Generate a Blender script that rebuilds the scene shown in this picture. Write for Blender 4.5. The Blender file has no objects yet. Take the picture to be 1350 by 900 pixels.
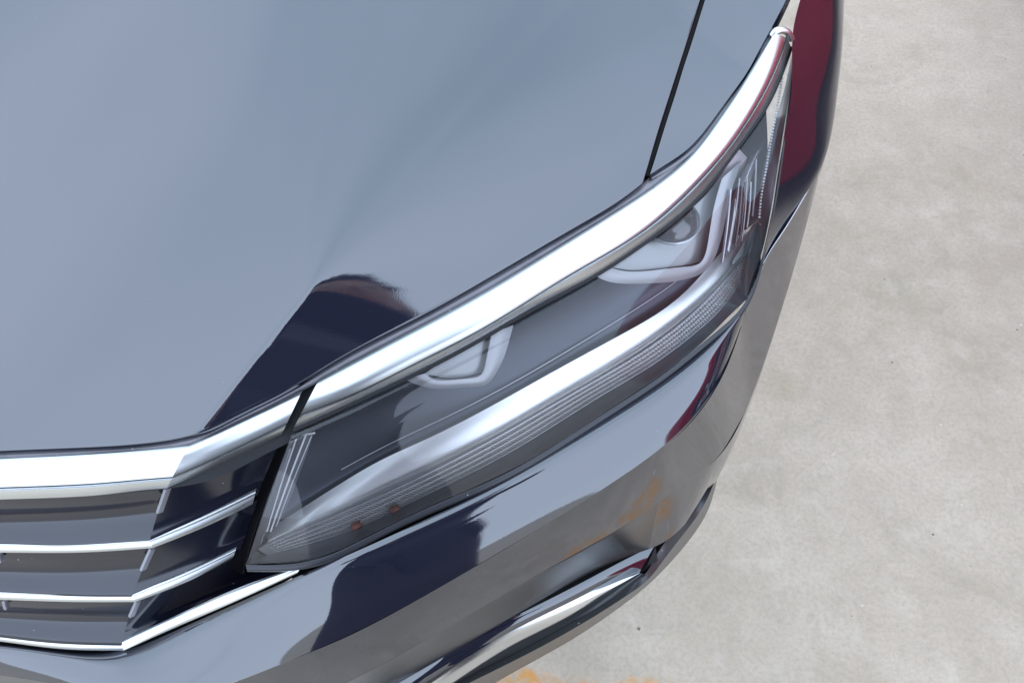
import bpy, bmesh, math, random
import numpy as np
from mathutils import Vector, Matrix
random.seed(7)
S = bpy.context.scene
COL = S.collection
# ------------------------------------------------------------------ camera
FOC, CH, PIT = 1300.0, 1.30, math.radians(58)
cd = bpy.data.cameras.new('camera'); cam = bpy.data.objects.new('camera', cd); COL.objects.link(cam)
cam.location = (0, 0, CH); cam.rotation_euler = (math.pi / 2 - PIT, 0, 0)
cd.sensor_width = 36; cd.lens = 36 * FOC / 1350; cd.clip_start = 0.01; cd.clip_end = 2000
S.camera = cam
# ------------------------------------------------------------------ sky and sun
SUN_EL, SUN_AZ = math.radians(38), math.radians(12)      # azimuth clockwise from +Y
W = bpy.data.worlds.new('World'); S.world = W; W.use_nodes = True
nt = W.node_tree; nt.nodes.clear()
def wn(t, **k):
    n = nt.nodes.new(t)
    for a, b in k.items(): setattr(n, a, b)
    return n
sky = wn('ShaderNodeTexSky', sky_type='NISHITA', sun_disc=False, sun_elevation=SUN_EL, sun_rotation=SUN_AZ)
tc = wn('ShaderNodeTexCoord')
mp = wn('ShaderNodeMapping'); mp.inputs['Scale'].default_value = (1.0, 1.0, 1.8); mp.inputs['Rotation'].default_value = (0, 0, .6)
n1 = wn('ShaderNodeTexNoise'); n1.inputs['Scale'].default_value = 1.3; n1.inputs['Detail'].default_value = 4; n1.inputs['Roughness'].default_value = .45
cr = wn('ShaderNodeValToRGB'); cr.color_ramp.elements[0].position = .15; cr.color_ramp.elements[1].position = .8
cr.color_ramp.elements[0].color = (13.8, 18.4, 23.2, 1); cr.color_ramp.elements[1].color = (21.8, 25.6, 32.2, 1)
mx = wn('ShaderNodeMix', data_type='RGBA'); mx.inputs[0].default_value = .88
bg = wn('ShaderNodeBackground'); bg.inputs['Strength'].default_value = .1
out = wn('ShaderNodeOutputWorld')
L = nt.links.new
sx = wn('ShaderNodeSeparateXYZ'); L(tc.outputs['Generated'], sx.inputs[0])
def wm(op, a, b, c=None):
    m = wn('ShaderNodeMath', operation=op)
    for s_, v in zip(m.inputs, (a, b, c)):
        if v is None: continue
        if isinstance(v, (int, float)): s_.default_value = v
        else: L(v, s_)
    return m.outputs[0]
mp2 = wn('ShaderNodeMapping'); mp2.vector_type = 'TEXTURE'; mp2.inputs['Rotation'].default_value = (0, 0, math.radians(57)); mp2.inputs['Scale'].default_value = (3.2, .42, 1.6)
n2 = wn('ShaderNodeTexNoise'); n2.inputs['Scale'].default_value = 1.5; n2.inputs['Detail'].default_value = 3; n2.inputs['Roughness'].default_value = .4
L(tc.outputs['Generated'], mp.inputs['Vector']); L(mp.outputs[0], n1.inputs['Vector']); L(tc.outputs['Generated'], mp2.inputs['Vector']); L(mp2.outputs[0], n2.inputs['Vector'])
fac = wm('MULTIPLY_ADD', sx.outputs[1], -.5, .50)
fac = wm('ADD', fac, wm('MULTIPLY', wm('SUBTRACT', n1.outputs['Fac'], .5), .45))
fac = wm('ADD', fac, wm('MULTIPLY', wm('SUBTRACT', n2.outputs['Fac'], .5), 1.1))
L(fac, cr.inputs[0])
L(sky.outputs[0], mx.inputs[6]); L(cr.outputs[0], mx.inputs[7]); L(mx.outputs[2], bg.inputs[0]); L(bg.outputs[0], out.inputs[0])
sd = bpy.data.lights.new('sun', 'SUN'); so = bpy.data.objects.new('sun', sd); COL.objects.link(so)
sd.energy = .9; sd.angle = math.radians(24); sd.color = (1, .94, .86)
sv = Vector((math.sin(SUN_AZ) * math.cos(SUN_EL), math.cos(SUN_AZ) * math.cos(SUN_EL), math.sin(SUN_EL)))
so.rotation_euler = sv.to_track_quat('Z', 'Y').to_euler(); so.location = (3, -2, 5)
S.view_settings.view_transform = 'Standard'; S.view_settings.look = 'None'
S.view_settings.exposure = 0; S.view_settings.gamma = 1; S.view_settings.use_curve_mapping = False
S.render.engine = 'CYCLES'; S.cycles.use_denoising = True; S.cycles.max_bounces = 10; S.cycles.transparent_max_bounces = 12
S.cycles.sample_clamp_indirect = 4

# ------------------------------------------------------------------ materials
MATS = {}
def mat(name, col, rough=.5, metal=0., ior=1.5, coat=0., spec=None, dust=0., bump=None, vary=None):
    m = bpy.data.materials.new(name); m.use_nodes = True
    t = m.node_tree; p = t.nodes['Principled BSDF']
    p.inputs['Base Color'].default_value = (*col, 1); p.inputs['Roughness'].default_value = rough
    p.inputs['Metallic'].default_value = metal; p.inputs['IOR'].default_value = ior; p.inputs['Coat Weight'].default_value = coat
    geo = t.nodes.new('ShaderNodeNewGeometry'); src = geo.outputs['Position']
    last = None
    if vary:                                   # (scale, amount): slow colour variation
        n = t.nodes.new('ShaderNodeTexNoise'); n.inputs['Scale'].default_value = vary[0]; n.inputs['Detail'].default_value = 5
        t.links.new(src, n.inputs['Vector'])
        mm = t.nodes.new('ShaderNodeMix'); mm.data_type = 'RGBA'
        mm.inputs[6].default_value = (*[c * (1 - vary[1]) for c in col], 1); mm.inputs[7].default_value = (*[min(1, c * (1 + vary[1])) for c in col], 1)
        t.links.new(n.outputs['Fac'], mm.inputs[0]); last = mm.outputs[2]
        t.links.new(last, p.inputs['Base Color'])
    if dust > 0:                               # fine settled dust specks
        v = t.nodes.new('ShaderNodeTexVoronoi'); v.inputs['Scale'].default_value = 190; v.inputs['Randomness'].default_value = 1
        t.links.new(src, v.inputs['Vector'])
        c = t.nodes.new('ShaderNodeMath'); c.operation = 'LESS_THAN'
        sepc = t.nodes.new('ShaderNodeSeparateColor'); t.links.new(v.outputs['Color'], sepc.inputs[0])
        r = t.nodes.new('ShaderNodeMath'); r.operation = 'MULTIPLY'; r.inputs[1].default_value = dust
        pw = t.nodes.new('ShaderNodeMath'); pw.operation = 'POWER'; pw.inputs[1].default_value = 5
        t.links.new(sepc.outputs[0], pw.inputs[0]); t.links.new(pw.outputs[0], r.inputs[0])
        t.links.new(v.outputs['Distance'], c.inputs[0]); t.links.new(r.outputs[0], c.inputs[1])
        m2 = t.nodes.new('ShaderNodeMix'); m2.data_type = 'RGBA'
        m2.inputs[6].default_value = (*col, 1); m2.inputs[7].default_value = (.55, .53, .5, 1)
        if last: t.links.new(last, m2.inputs[6])
        t.links.new(c.outputs[0], m2.inputs[0]); t.links.new(m2.outputs[2], p.inputs['Base Color'])
        m3 = t.nodes.new('ShaderNodeMath'); m3.operation = 'MULTIPLY_ADD'; m3.inputs[1].default_value = .5; m3.inputs[2].default_value = rough
        t.links.new(c.outputs[0], m3.inputs[0]); t.links.new(m3.outputs[0], p.inputs['Roughness'])
    if bump:                                   # (scale, strength, distance)
        n = t.nodes.new('ShaderNodeTexNoise'); n.inputs['Scale'].default_value = bump[0]; n.inputs['Detail'].default_value = 3
        t.links.new(src, n.inputs['Vector'])
        b = t.nodes.new('ShaderNodeBump'); b.inputs['Strength'].default_value = bump[1]; b.inputs['Distance'].default_value = bump[2]
        t.links.new(n.outputs['Fac'], b.inputs['Height']); t.links.new(b.outputs[0], p.inputs['Normal'])
    MATS[name] = m
    return m
paint = mat('navy_paint', (.012, .0135, .025), .035, 0, 2.25, dust=.03, bump=(900, .02, .0004))
slatm = mat('gloss_slat', (.008, .009, .018), .12, 0, 1.72, dust=.09)
panelm = mat('dark_reflection_gloss', (.035, .035, .036), .2, 0, 1.62, dust=.08)  # duller than the paint: puts a darker reflection into the lower bumper
lipm = mat('black_plastic', (.045, .045, .046), .36, 0, 1.7, dust=.12)
chrome = mat('chrome', (.74, .75, .76), .2, 1, vary=(30, .02))
satin = mat('satin_chrome', (.72, .735, .74), .30, 1, vary=(25, .03))
brightm = mat('reflector_silver', (.98, .97, .96), .32, .72)
rubber = mat('rubber_seal', (.27, .255, .275), .5, 0, 1.5, dust=.2, vary=(60, .3))
seal2 = mat('lens_rim', (.03, .03, .036), .25, 0, 1.5, dust=.1)
black = mat('black_gap', (.006, .006, .008), .6)
housing = mat('smoked_panel', (.06, .066, .085), .36, .7, vary=(40, .12))
fine = mat('silver_grey', (.55, .55, .58), .3, .7)
inner = mat('module_grey', (.38, .385, .385), .3, .4)
bezelm = mat('bezel_satin', (.46, .455, .465), .38, .5)
dotm = mat('white_dot', (.85, .84, .85), .4)
creamm = mat('light_guide_band', (.92, .90, .88), .34, .6)
prismb = mat('prism_base', (.55, .53, .52), .35, .5)
prismm = mat('prism_tooth', (.88, .87, .87), .3, .35)
smoke = mat('smoked_band', (.27, .265, .285), .3, .3)
domem = mat('module_lens', (.03, .008, .012), .12, 0, 1.9)
whitep = mat('red_reflection_block', (.62, .5, .52), .3, .3)  # pink in the colour stands in for a red reflection on white
orangep = mat('orange_reflection', (.42, .12, .06), .35)
# clear polycarbonate
lensm = bpy.data.materials.new('clear_lens'); lensm.use_nodes = True
t = lensm.node_tree; t.nodes.clear()
o_ = t.nodes.new('ShaderNodeOutputMaterial'); m_ = t.nodes.new('ShaderNodeMixShader'); f_ = t.nodes.new('ShaderNodeFresnel'); f_.inputs[0].default_value = 1.55
tr = t.nodes.new('ShaderNodeBsdfTransparent'); tr.inputs[0].default_value = (.97, .97, .98, 1)
gl = t.nodes.new('ShaderNodeBsdfGlossy'); gl.inputs['Roughness'].default_value = .03
df = t.nodes.new('ShaderNodeBsdfDiffuse'); df.inputs[0].default_value = (.8, .8, .84, 1); hz = t.nodes.new('ShaderNodeMixShader'); hz.inputs[0].default_value = .02; t.links.new(tr.outputs[0], hz.inputs[1]); t.links.new(df.outputs[0], hz.inputs[2])
t.links.new(f_.outputs[0], m_.inputs[0]); t.links.new(hz.outputs[0], m_.inputs[1]); t.links.new(gl.outputs[0], m_.inputs[2]); t.links.new(m_.outputs[0], o_.inputs[0])

# ------------------------------------------------------------------ helpers
C0 = np.array([0, 0, CH])
ROOT = np.array([0., 0., 0.])
def ray(px, py):
    a = (px - 675) / FOC; b = (450 - py) / FOC
    return np.array([a, math.cos(PIT) + b * math.sin(PIT), -math.sin(PIT) + b * math.cos(PIT)])
def U(px, py, z):
    d = ray(px, py); return C0 + d * ((z - CH) / d[2])
def spl(x, Y, xs):
    """natural cubic spline through (x, Y[k]) evaluated at xs"""
    x = np.asarray(x, float); Y = np.asarray(Y, float); n = len(x)
    if n == 2: 
        w = ((xs - x[0]) / (x[1] - x[0]))[:, None]; return Y[0] * (1 - w) + Y[1] * w
    h = np.diff(x); A = np.zeros((n, n)); R = np.zeros((n,) + Y.shape[1:])
    A[0, 0] = A[-1, -1] = 1
    for i in range(1, n - 1):
        A[i, i - 1] = h[i - 1]; A[i, i] = 2 * (h[i - 1] + h[i]); A[i, i + 1] = h[i]
        R[i] = 3 * ((Y[i + 1] - Y[i]) / h[i] - (Y[i] - Y[i - 1]) / h[i - 1])
    c = np.linalg.solve(A, R)
    i = np.clip(np.searchsorted(x, xs) - 1, 0, n - 2); d = (xs - x[i])[:, None]; hi = h[i][:, None]
    b = (Y[i + 1] - Y[i]) / hi - hi * (2 * c[i] + c[i + 1]) / 3
    return Y[i] + b * d + c[i] * d ** 2 + (c[i + 1] - c[i]) / (3 * hi) * d ** 3
def gsm(P, s):
    """smooth rows along axis 0 keeping the ends (reflect about the end points)"""
    if s <= 0: return P
    r = int(3 * s); k = np.exp(-.5 * (np.arange(-r, r + 1) / s) ** 2); k /= k.sum()
    a = 2 * P[0] - P[1:r + 1][::-1]; b = 2 * P[-1] - P[-r - 1:-1][::-1]
    Q = np.concatenate([a, P, b])
    return sum(k[j] * Q[j:j + len(P)] for j in range(2 * r + 1))
def curve(pts, n=80, s=3, lin=False):
    P = np.array([p if isinstance(p, np.ndarray) else U(*p) for p in pts], float)
    d = np.concatenate([[0], np.cumsum(np.linalg.norm(np.diff(P, axis=0), axis=1) + 1e-9)])
    xs = np.linspace(0, d[-1], n)
    Q = np.stack([np.interp(xs, d, P[:, k]) for k in range(3)], 1) if lin else spl(d, P, xs)
    return gsm(Q, s)
def stations(rows, n=160, s=4):
    """rows of equally many stations -> dense matched curves"""
    R = [np.array([U(*p) for p in r]) for r in rows]
    d = np.mean([np.linalg.norm(np.diff(P, axis=0), axis=1) for P in R], axis=0)
    d = np.concatenate([[0], np.cumsum(d + 1e-6)]); xs = np.linspace(0, d[-1], n)
    return [gsm(spl(d, P, xs), s) for P in R]
def across(R, n):
    """dense curves -> smooth surface grid across them"""
    R = np.array(R)
    if len(R) == 1: return R
    d = np.mean(np.linalg.norm(np.diff(R, axis=0), axis=2), axis=1); d = np.concatenate([[0], np.cumsum(d)])
    xs = np.linspace(0, d[-1], n); sh = R.shape
    return spl(d, R.reshape(sh[0], -1), xs).reshape(n, sh[1], 3)
def make(name, verts, faces, m, parent=None, smooth=True, off=None):
    me = bpy.data.meshes.new(name)
    off = ROOT if off is None else off
    me.from_pydata((np.asarray(verts) - off).tolist(), [], faces); me.materials.append(m)
    if smooth: me.polygons.foreach_set('use_smooth', [True] * len(me.polygons))
    me.update(); o = bpy.data.objects.new(name, me); COL.objects.link(o)
    if parent is not None: o.parent = parent
    return o
class G:
    """mesh collector"""
    def __init__(s): s.v = []; s.f = []; s.n = 0
    def grid(s, P, flip=False, face=None, ref=None):
        P = np.asarray(P, float); a, b = P.shape[:2]; s.v.append(P.reshape(-1, 3)); o = s.n
        # outward side: towards the viewer's side of the car, or away from the reference points
        q0, q1, q2, q3 = P[:-1, :-1], P[:-1, 1:], P[1:, 1:], P[1:, :-1]
        nn = np.cross(q2 - q0, q3 - q1); cc = (q0 + q1 + q2 + q3) / 4
        flip = (nn * ((C0 - cc) if ref is None else (cc - ref))).sum() < 0
        for i in range(a - 1):
            for j in range(b - 1):
                q = (o + i * b + j, o + i * b + j + 1, o + (i + 1) * b + j + 1, o + (i + 1) * b + j)
                s.f.append(q[::-1] if flip else q)
        s.n += a * b; return s
    def add(s, V, F):
        s.v.append(np.asarray(V, float)); s.f += [tuple(i + s.n for i in f) for f in F]; s.n += len(V); return s
    def tube(s, C, r, k=8):
        C = np.asarray(C); T = np.gradient(C, axis=0); T /= np.linalg.norm(T, axis=1)[:, None] + 1e-12
        up = np.array([0, 0, 1.]); A = np.cross(T, up); A /= np.linalg.norm(A, axis=1)[:, None] + 1e-12; B = np.cross(A, T)
        rr = np.broadcast_to(np.asarray(r, float), (len(C),))
        th = np.linspace(0, 2 * math.pi, k + 1)
        m_ = (C[1:] + C[:-1]) / 2
        return s.grid(np.array([C + (A * math.cos(a) + B * math.sin(a)) * rr[:, None] for a in th]), ref=m_[None])
    def box(s, c, h, M=None):
        V = np.array([[x, y, z] for x in (-1, 1) for y in (-1, 1) for z in (-1, 1)], float) * h
        if M is not None: V = V @ np.asarray(M).T
        return s.add(V + c, [(0, 1, 3, 2), (4, 6, 7, 5), (0, 4, 5, 1), (2, 3, 7, 6), (0, 2, 6, 4), (1, 5, 7, 3)])
    def build(s, name, m, parent=None, smooth=True):
        return make(name, np.concatenate(s.v), s.f, m, parent, smooth)
def solid(o, t, off=-1):
    md = o.modifiers.new('thick', 'SOLIDIFY'); md.thickness = t; md.offset = off; md.use_even_offset = False
def empty(name, loc=(0, 0, 0), parent=None):
    o = bpy.data.objects.new(name, None); COL.objects.link(o); o.location = loc; o.empty_display_size = .1
    if parent is not None: o.parent = parent
    return o
def tag(o, label=None, cat=None, group=None, kind=None):
    for k, v in (('label', label), ('category', cat), ('group', group), ('kind', kind)):
        if v: o[k] = v
    return o

# ------------------------------------------------------------------ ground
gm = bpy.data.materials.new('concrete'); gm.use_nodes = True
t = gm.node_tree; p = t.nodes['Principled BSDF']; N = t.nodes.new; K = t.links.new
geo = N('ShaderNodeNewGeometry'); pos = geo.outputs['Position']
def noise(sc, det=6, ro=.6, vec=None, dist=0):
    n = N('ShaderNodeTexNoise'); n.inputs['Scale'].default_value = sc; n.inputs['Detail'].default_value = det; n.inputs['Roughness'].default_value = ro
    n.inputs['Distortion'].default_value = dist; K(vec or pos, n.inputs['Vector']); return n.outputs['Fac']
def ramp(x, a, b, ca=(0, 0, 0, 1), cb=(1, 1, 1, 1)):
    r = N('ShaderNodeValToRGB'); r.color_ramp.elements[0].position = a; r.color_ramp.elements[1].position = b
    r.color_ramp.elements[0].color = ca; r.color_ramp.elements[1].color = cb; K(x, r.inputs[0]); return r.outputs[0]
def mix(f, a, b):
    m = N('ShaderNodeMix'); m.data_type = 'RGBA'
    for s_, v in ((m.inputs[0], f), (m.inputs[6], a), (m.inputs[7], b)):
        if isinstance(v, (tuple, float)): s_.default_value = v
        else: K(v, s_)
    return m.outputs[2]
def mth(op, a, b=0., c=None):
    m = N('ShaderNodeMath'); m.operation = op
    for s_, v in zip(m.inputs, (a, b, c)):
        if v is None: continue
        if isinstance(v, (int, float)): s_.default_value = v
        else: K(v, s_)
    return m.outputs[0]
c = mix(ramp(noise(1.6, 4), .35, .65), (.45, .372, .288, 1), (.505, .428, .335, 1))
c = mix(mth('MULTIPLY', ramp(noise(9, 7, .65), .42, .68), .8), c, (.57, .487, .387, 1))
c = mix(mth('MULTIPLY', ramp(noise(5.2, 6, .7, dist=.6), .54, .68), .6), c, (.36, .30, .22, 1))
c = mix(mth('MULTIPLY', ramp(noise(3.1, 4, .6, dist=1.), .58, .72), .4), c, (.38, .355, .26, 1))
c = mix(mth('MULTIPLY', ramp(noise(160, 3, .7), .42, .72), .55), c, (.33, .295, .24, 1))
def spots(scale, size, col, c, prob=3):
    v = N('ShaderNodeTexVoronoi'); v.inputs['Scale'].default_value = scale; K(pos, v.inputs['Vector'])
    sc_ = N('ShaderNodeSeparateColor'); K(v.outputs['Color'], sc_.inputs[0])
    r = mth('MULTIPLY', mth('POWER', sc_.outputs[0], prob), size)
    d = mth('ADD', v.outputs['Distance'], mth('MULTIPLY', noise(scale * 9, 3), 1.1 * size))
    return mix(mth('LESS_THAN', d, r), c, col), mth('LESS_THAN', d, r)
c = mix(mth('MULTIPLY', ramp(noise(34, 7, .75, dist=.5), .5, .72), .4), c, (.34, .30, .235, 1))
c = mix(mth('MULTIPLY', ramp(noise(21, 6, .7, dist=.4), .54, .70), .35), c, (.60, .545, .46, 1))
c = mix(mth('MULTIPLY', ramp(noise(4.1, 5, .65, dist=.4), .60, .72), .55), c, (.36, .29, .19, 1))
c, s0 = spots(31, .22, (.22, .19, .15, 1), c, 7)
c, s1 = spots(9, .11, (.14, .132, .118, 1), c, 9)
c, s2 = spots(22, .22, (.66, .63, .57, 1), c, 8)
c, s3 = spots(48, .24, (.16, .15, .135, 1), c, 5)
c, s4 = spots(60, .27, (.55, .54, .50, 1), c, 6)
# worn orange paint stripe on the concrete (from beside the bumper lip forward)
sp = N('ShaderNodeSeparateXYZ'); K(pos, sp.inputs[0])
for ax, ay, bx, by, hw in ((-.02, .275, .20, .262, .045), (.46, .27, .34, .07, .032)):
    ln = math.hypot(bx - ax, by - ay); ux, uy = (bx - ax) / ln, (by - ay) / ln
    dx = mth('SUBTRACT', sp.outputs[0], ax); dy = mth('SUBTRACT', sp.outputs[1], ay)
    perp = mth('ABSOLUTE', mth('ADD', mth('MULTIPLY', dx, -uy), mth('MULTIPLY', dy, ux)))
    along = mth('ADD', mth('MULTIPLY', dx, ux), mth('MULTIPLY', dy, uy))
    over = mth('MAXIMUM', mth('SUBTRACT', mth('ABSOLUTE', mth('SUBTRACT', along, ln / 2)), ln / 2), 0.)
    dist = mth('ADD', mth('ADD', perp, over), mth('MULTIPLY', mth('SUBTRACT', noise(14, 4, .6), .5), .09))
    band = mth('MAXIMUM', mth('SUBTRACT', 1.0, mth('DIVIDE', dist, hw)), 0.)
    wear = mth('MULTIPLY', mth('MINIMUM', mth('MULTIPLY', band, 3.), 1.0), ramp(noise(38, 6, .7, dist=.8), .40, .62))
    c = mix(mth('MULTIPLY', wear, .85), c, (.66, .29, .05, 1))
K(c, p.inputs['Base Color']); p.inputs['Roughness'].default_value = .78; p.inputs['IOR'].default_value = 1.4
bp = N('ShaderNodeBump'); bp.inputs['Strength'].default_value = .35; bp.inputs['Distance'].default_value = .004
K(mth('ADD', noise(60, 6, .7), mth('MULTIPLY', noise(9, 5), 1.2)), bp.inputs['Height']); K(bp.outputs[0], p.inputs['Normal'])
g = bpy.data.meshes.new('ground'); R_ = 600
g.from_pydata([(-R_, -R_, 0), (R_, -R_, 0), (R_, R_, 0), (-R_, R_, 0)], [], [(0, 1, 2, 3)]); g.materials.append(gm)
go = bpy.data.objects.new('ground', g); COL.objects.link(go); tag(go, 'pale worn concrete ground with small stains, chips and an orange paint trace', kind='structure')

# ================================================================== THE CAR
BASE = (-.15, .75, 0.); ROOT = np.array(BASE)
car = tag(empty('parked_car', BASE), 'dark navy car front corner with chrome grille and clear headlight', 'car')

# ---- bonnet surface z = f(x, y)
CRA = U(270, 565, .737)[:2]; CRB = U(405, 357, .79)[:2]
cdv = (CRB - CRA); CLEN = np.linalg.norm(cdv); cdv /= CLEN; cpv = np.array([cdv[1], -cdv[0]])
GCR = .36
def f(x, y):
    x = np.asarray(x, float); y = np.asarray(y, float); q = y - .275
    z = .737 + .40 * q - .16 * q * q - .30 * np.maximum(0, x + .02) ** 2
    s = (x - CRA[0]) * cdv[0] + (y - CRA[1]) * cdv[1]; d = (x - CRA[0]) * cpv[0] + (y - CRA[1]) * cpv[1]
    w = .0006 + .11 * np.clip((s - CLEN * .98) / .22, 0, 1.6) ** 1.2
    spv = w * np.logaddexp(0, np.clip(d / w, -60, 60)); spv = np.where(d / w > 59, d, spv)
    return z - GCR * spv * (1 - .35 * np.clip(d / .25, 0, 1))
def Bz(px, py):
    d = ray(px, py); z = .78
    for _ in range(30):
        P = U(px, py, z); z = .5 * z + .5 * float(f(P[0], P[1]))
    return z
def B(px, py, dz=0.): return (px, py, Bz(px, py) + dz)

edge_px = [(-330, 600), (-120, 597), (0, 592), (100, 588), (200, 581), (247, 573), (267, 567), (300, 550), (367, 517), (450, 468), (560, 411), (640, 366), (700, 331), (769, 291), (820, 260), (846, 240)]
shut_px = [(846, 240), (850, 229), (857, 205), (870, 162), (883, 122), (903, 60), (922, 0), (947, -80), (982, -200), (1017, -330)]
EB = [U(*B(*q)) for q in edge_px]; SB = [U(*B(*q)) for q in shut_px]
e1 = gsm(curve(EB, 260, 0), 3); e2 = gsm(curve(SB, 120, 0), 2)
E_ = np.concatenate([e1, e2[1:]]); 
yb = 1.15; nv = 200
vv = np.linspace(0, 1, nv) ** 1.3
Pg = np.zeros((nv, len(E_), 3))
for i, v in enumerate(vv):
    Pg[i, :, 0] = E_[:, 0]; Pg[i, :, 1] = E_[:, 1] * (1 - v) + max(yb, E_[-1, 1] + .01) * v
Pg[:, :, 2] = f(Pg[:, :, 0], Pg[:, :, 1])
# rolled front edge
out_n = np.gradient(E_, axis=0)[:, :2]; out_n = np.stack([out_n[:, 1], -out_n[:, 0]], 1); out_n /= np.linalg.norm(out_n, axis=1)[:, None]
def roll(E, n2, prof):
    rr = []
    for a, dz in prof:
        Q = E.copy(); Q[:, :2] += n2 * a; Q[:, 2] += dz; rr.append(Q)
    return rr
bon = G(); bon.grid(Pg)
rl = roll(E_, out_n, [(0, 0), (.0005, -.0003), (.0008, -.0014), (.0008, -.006), (-.004, -.012), (-.03, -.014)])
bon.grid(np.array(rl)[::-1])
bonnet = bon.build('bonnet', paint, car)
# exact normals on the top sheet are smooth because it is one analytic function
# dark channel under the bonnet edge
ch = G(); ch.grid(np.array(roll(E_, out_n, [(-.03, -.02), (.004, -.02), (.02, -.03)])))
ch.build('bonnet_gap_channel', black, car)

# ---- fender top (between shut line, chrome and the shoulder)
fe_l = [(857, 230), (861, 218), (867, 199), (879, 160), (892, 120), (901, 90), (911, 60), (920, 31), (931, -4), (957, -80), (992, -200), (1027, -330)]
fe_r = [(859, 229), (871, 221), (892, 208), (923, 180), (953, 140), (973, 113), (989, 89), (1000, 68), (1016, 39), (1075, -92), (1098, -210), (1122, -340)]
fe_l = [B(*q) for q in fe_l]
fe_r = [B(*q, dz=-.0) for q in fe_r]
fe_r[-3:] = [(p_[0], p_[1], p_[2] - .012) for p_ in fe_r[-3:]]
A_, Z_ = stations([fe_l, fe_r], 150, 2)
fmid = []
for w in np.linspace(0, 1, 24):
    Q = A_ * (1 - w) + Z_ * w
    zb = f(Q[:, 0], Q[:, 1]); dzE = (Z_[:, 2] - f(Z_[:, 0], Z_[:, 1]))
    Q[:, 2] = zb + dzE * w ** 2.5; fmid.append(Q)
fen = G(); fen.grid(np.array(fmid), flip=True)
lowl = A_.copy(); lowl[:, 2] -= .014; fen.grid(np.array([lowl, A_]), flip=True)
lowr = Z_.copy(); lowr[:, 2] -= .012; lowr[:, 0] += .001; fen.grid(np.array([Z_, lowr])[:, :105], flip=True)
# ---- shoulder and side of the fender, down to the seam with the bumper
sl = [(984, 398, .655), (1000, 354, .672), (1017, 285, .695), (1024, 238, .711), (1032, 190, .728), (1044, 105, .752), (1045, 45, Bz(1045, 45) - .008), (1055, 0, Bz(1055, 0) - .012), (1078, -92, Bz(1078, -92) - .02), (1101, -210, Bz(1101, -210) - .02), (1125, -340, Bz(1125, -340) - .02)]
sm = [(984.5, 396, .654), (1004, 348, .668), (1033, 283, .678), (1046, 244, .689), (1060, 200, .70), (1077, 120, .715), (1082, 50, .735), (1086, 0, .745), (1102, -92, .77), (1122, -210, .79), (1142, -340, .80)]
sr = [(985, 394, .653), (1008, 343, .664), (1046, 282, .664), (1063, 254, .663), (1079, 228, .662), (1098, 130, .655), (1105, 60, .66), (1111, 0, .665), (1122, -92, .67), (1138, -210, .67), (1155, -340, .67)]
A2, M2, Z2 = stations([sl, sm, sr], 150, 1)
side = across([A2, M2, Z2], 26)
fen.grid(side, flip=True)
dn1 = Z2.copy(); i0 = int(np.argmin(np.linalg.norm(Z2 - U(1079, 228, .662), axis=1))); k = np.clip((np.arange(150) - i0) / 20, 0, 1)[:, None]
d1 = Z2 + np.array([.012, .004, -.06]) * k; d2 = Z2 + np.array([.004, 0, -.22]) * k; 
fen.grid(across([Z2[i0:], d1[i0:], d2[i0:]], 12))
fender = fen.build('fender', paint, car)
sh = G(); sh.grid(across([A_ + [0, 0, -.02], Z_ + [0, 0, -.025]], 4), flip=True)
sh.tube(curve([B(850, 236, -.014), B(866, 190, -.014), B(894, 100, -.014), B(927, 0, -.014), B(990, -200, -.014)], 60, 1), .006)
sh.build('fender_gap_channel', black, car)
seam = G(); seam.tube(curve([(986, 392, .6555), (1010, 340, .667), (1030, 309, .667), (1060, 260, .665), (1078, 229, .663)], 60, 2), np.linspace(.0003, .0006, 60), 6)
seam.build('seam_edge_highlight', fine, car)  # silver tube painted in as the highlight on the seam edge

# ---- headlight trim (chrome brow)
tr_t = [(420, 501), (500, 458), (553, 431), (640, 384), (700, 348), (790, 293), (856, 251), (910, 207), (944, 162), (976, 116), (1004, 68), (1019, 44)]
tr_g = [(396, 547), (467, 520), (550, 478), (633, 436), (700, 395), (775, 349), (845, 308), (905, 257), (957, 200), (990, 152), (1022, 93), (1037, 50)]
tr_l = [(386, 566), (443, 541), (550, 491), (635, 446), (703, 406), (785, 363), (858, 314), (916, 267), (960, 212), (992, 168), (1021, 122), (1043, 62)]
zt = [Bz(*q) - .001 for q in tr_t]
Rt = [(x, y, z) for (x, y), z in zip(tr_t, zt)]
def lerp(a, b, w): return [(p_[0] * (1 - w) + q_[0] * w, p_[1] * (1 - w) + q_[1] * w, p_[2] * (1 - w) + q_[2] * w) for p_, q_ in zip(a, b)]
Rg = [(x, y, z - .008) for (x, y), z in zip(tr_g, zt)]
Rg1 = lerp(Rg, Rt, -.03)
Rl = [(x, y, z - .021) for (x, y), z in zip(tr_l, zt)]
def bulge(R, w): return [(p_[0], p_[1], p_[2] + w) for p_ in R]
rows = stations([bulge(Rt, -.012), bulge(Rt, -.0025), Rt, bulge(lerp(Rt, Rg, .12), .0022), bulge(lerp(Rt, Rg, .5), .0035), bulge(lerp(Rt, Rg, .9), .0016), Rg, bulge(lerp(Rg, Rl, .09), -.007), bulge(lerp(Rg, Rl, .2), .0006), bulge(lerp(Rg, Rl, .5), .0012), Rl, bulge(Rl, -.012)], 200, 7)
tr_ = G()
tr_.grid(np.array(rows[0:3])); tr_.grid(across(rows[2:7], 24)); tr_.grid(np.array(rows[6:9])); tr_.grid(across(rows[8:11], 8)); tr_.grid(np.array(rows[10:12]))
for e in (0, -1):
    R = np.array(rows)[:, e]; cpt = R.mean(0); tr_.add(np.vstack([R, cpt]), [(i, i + 1, len(R)) for i in range(len(R) - 1)])
trim = tr_.build('headlight_trim', satin, car)
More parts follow.
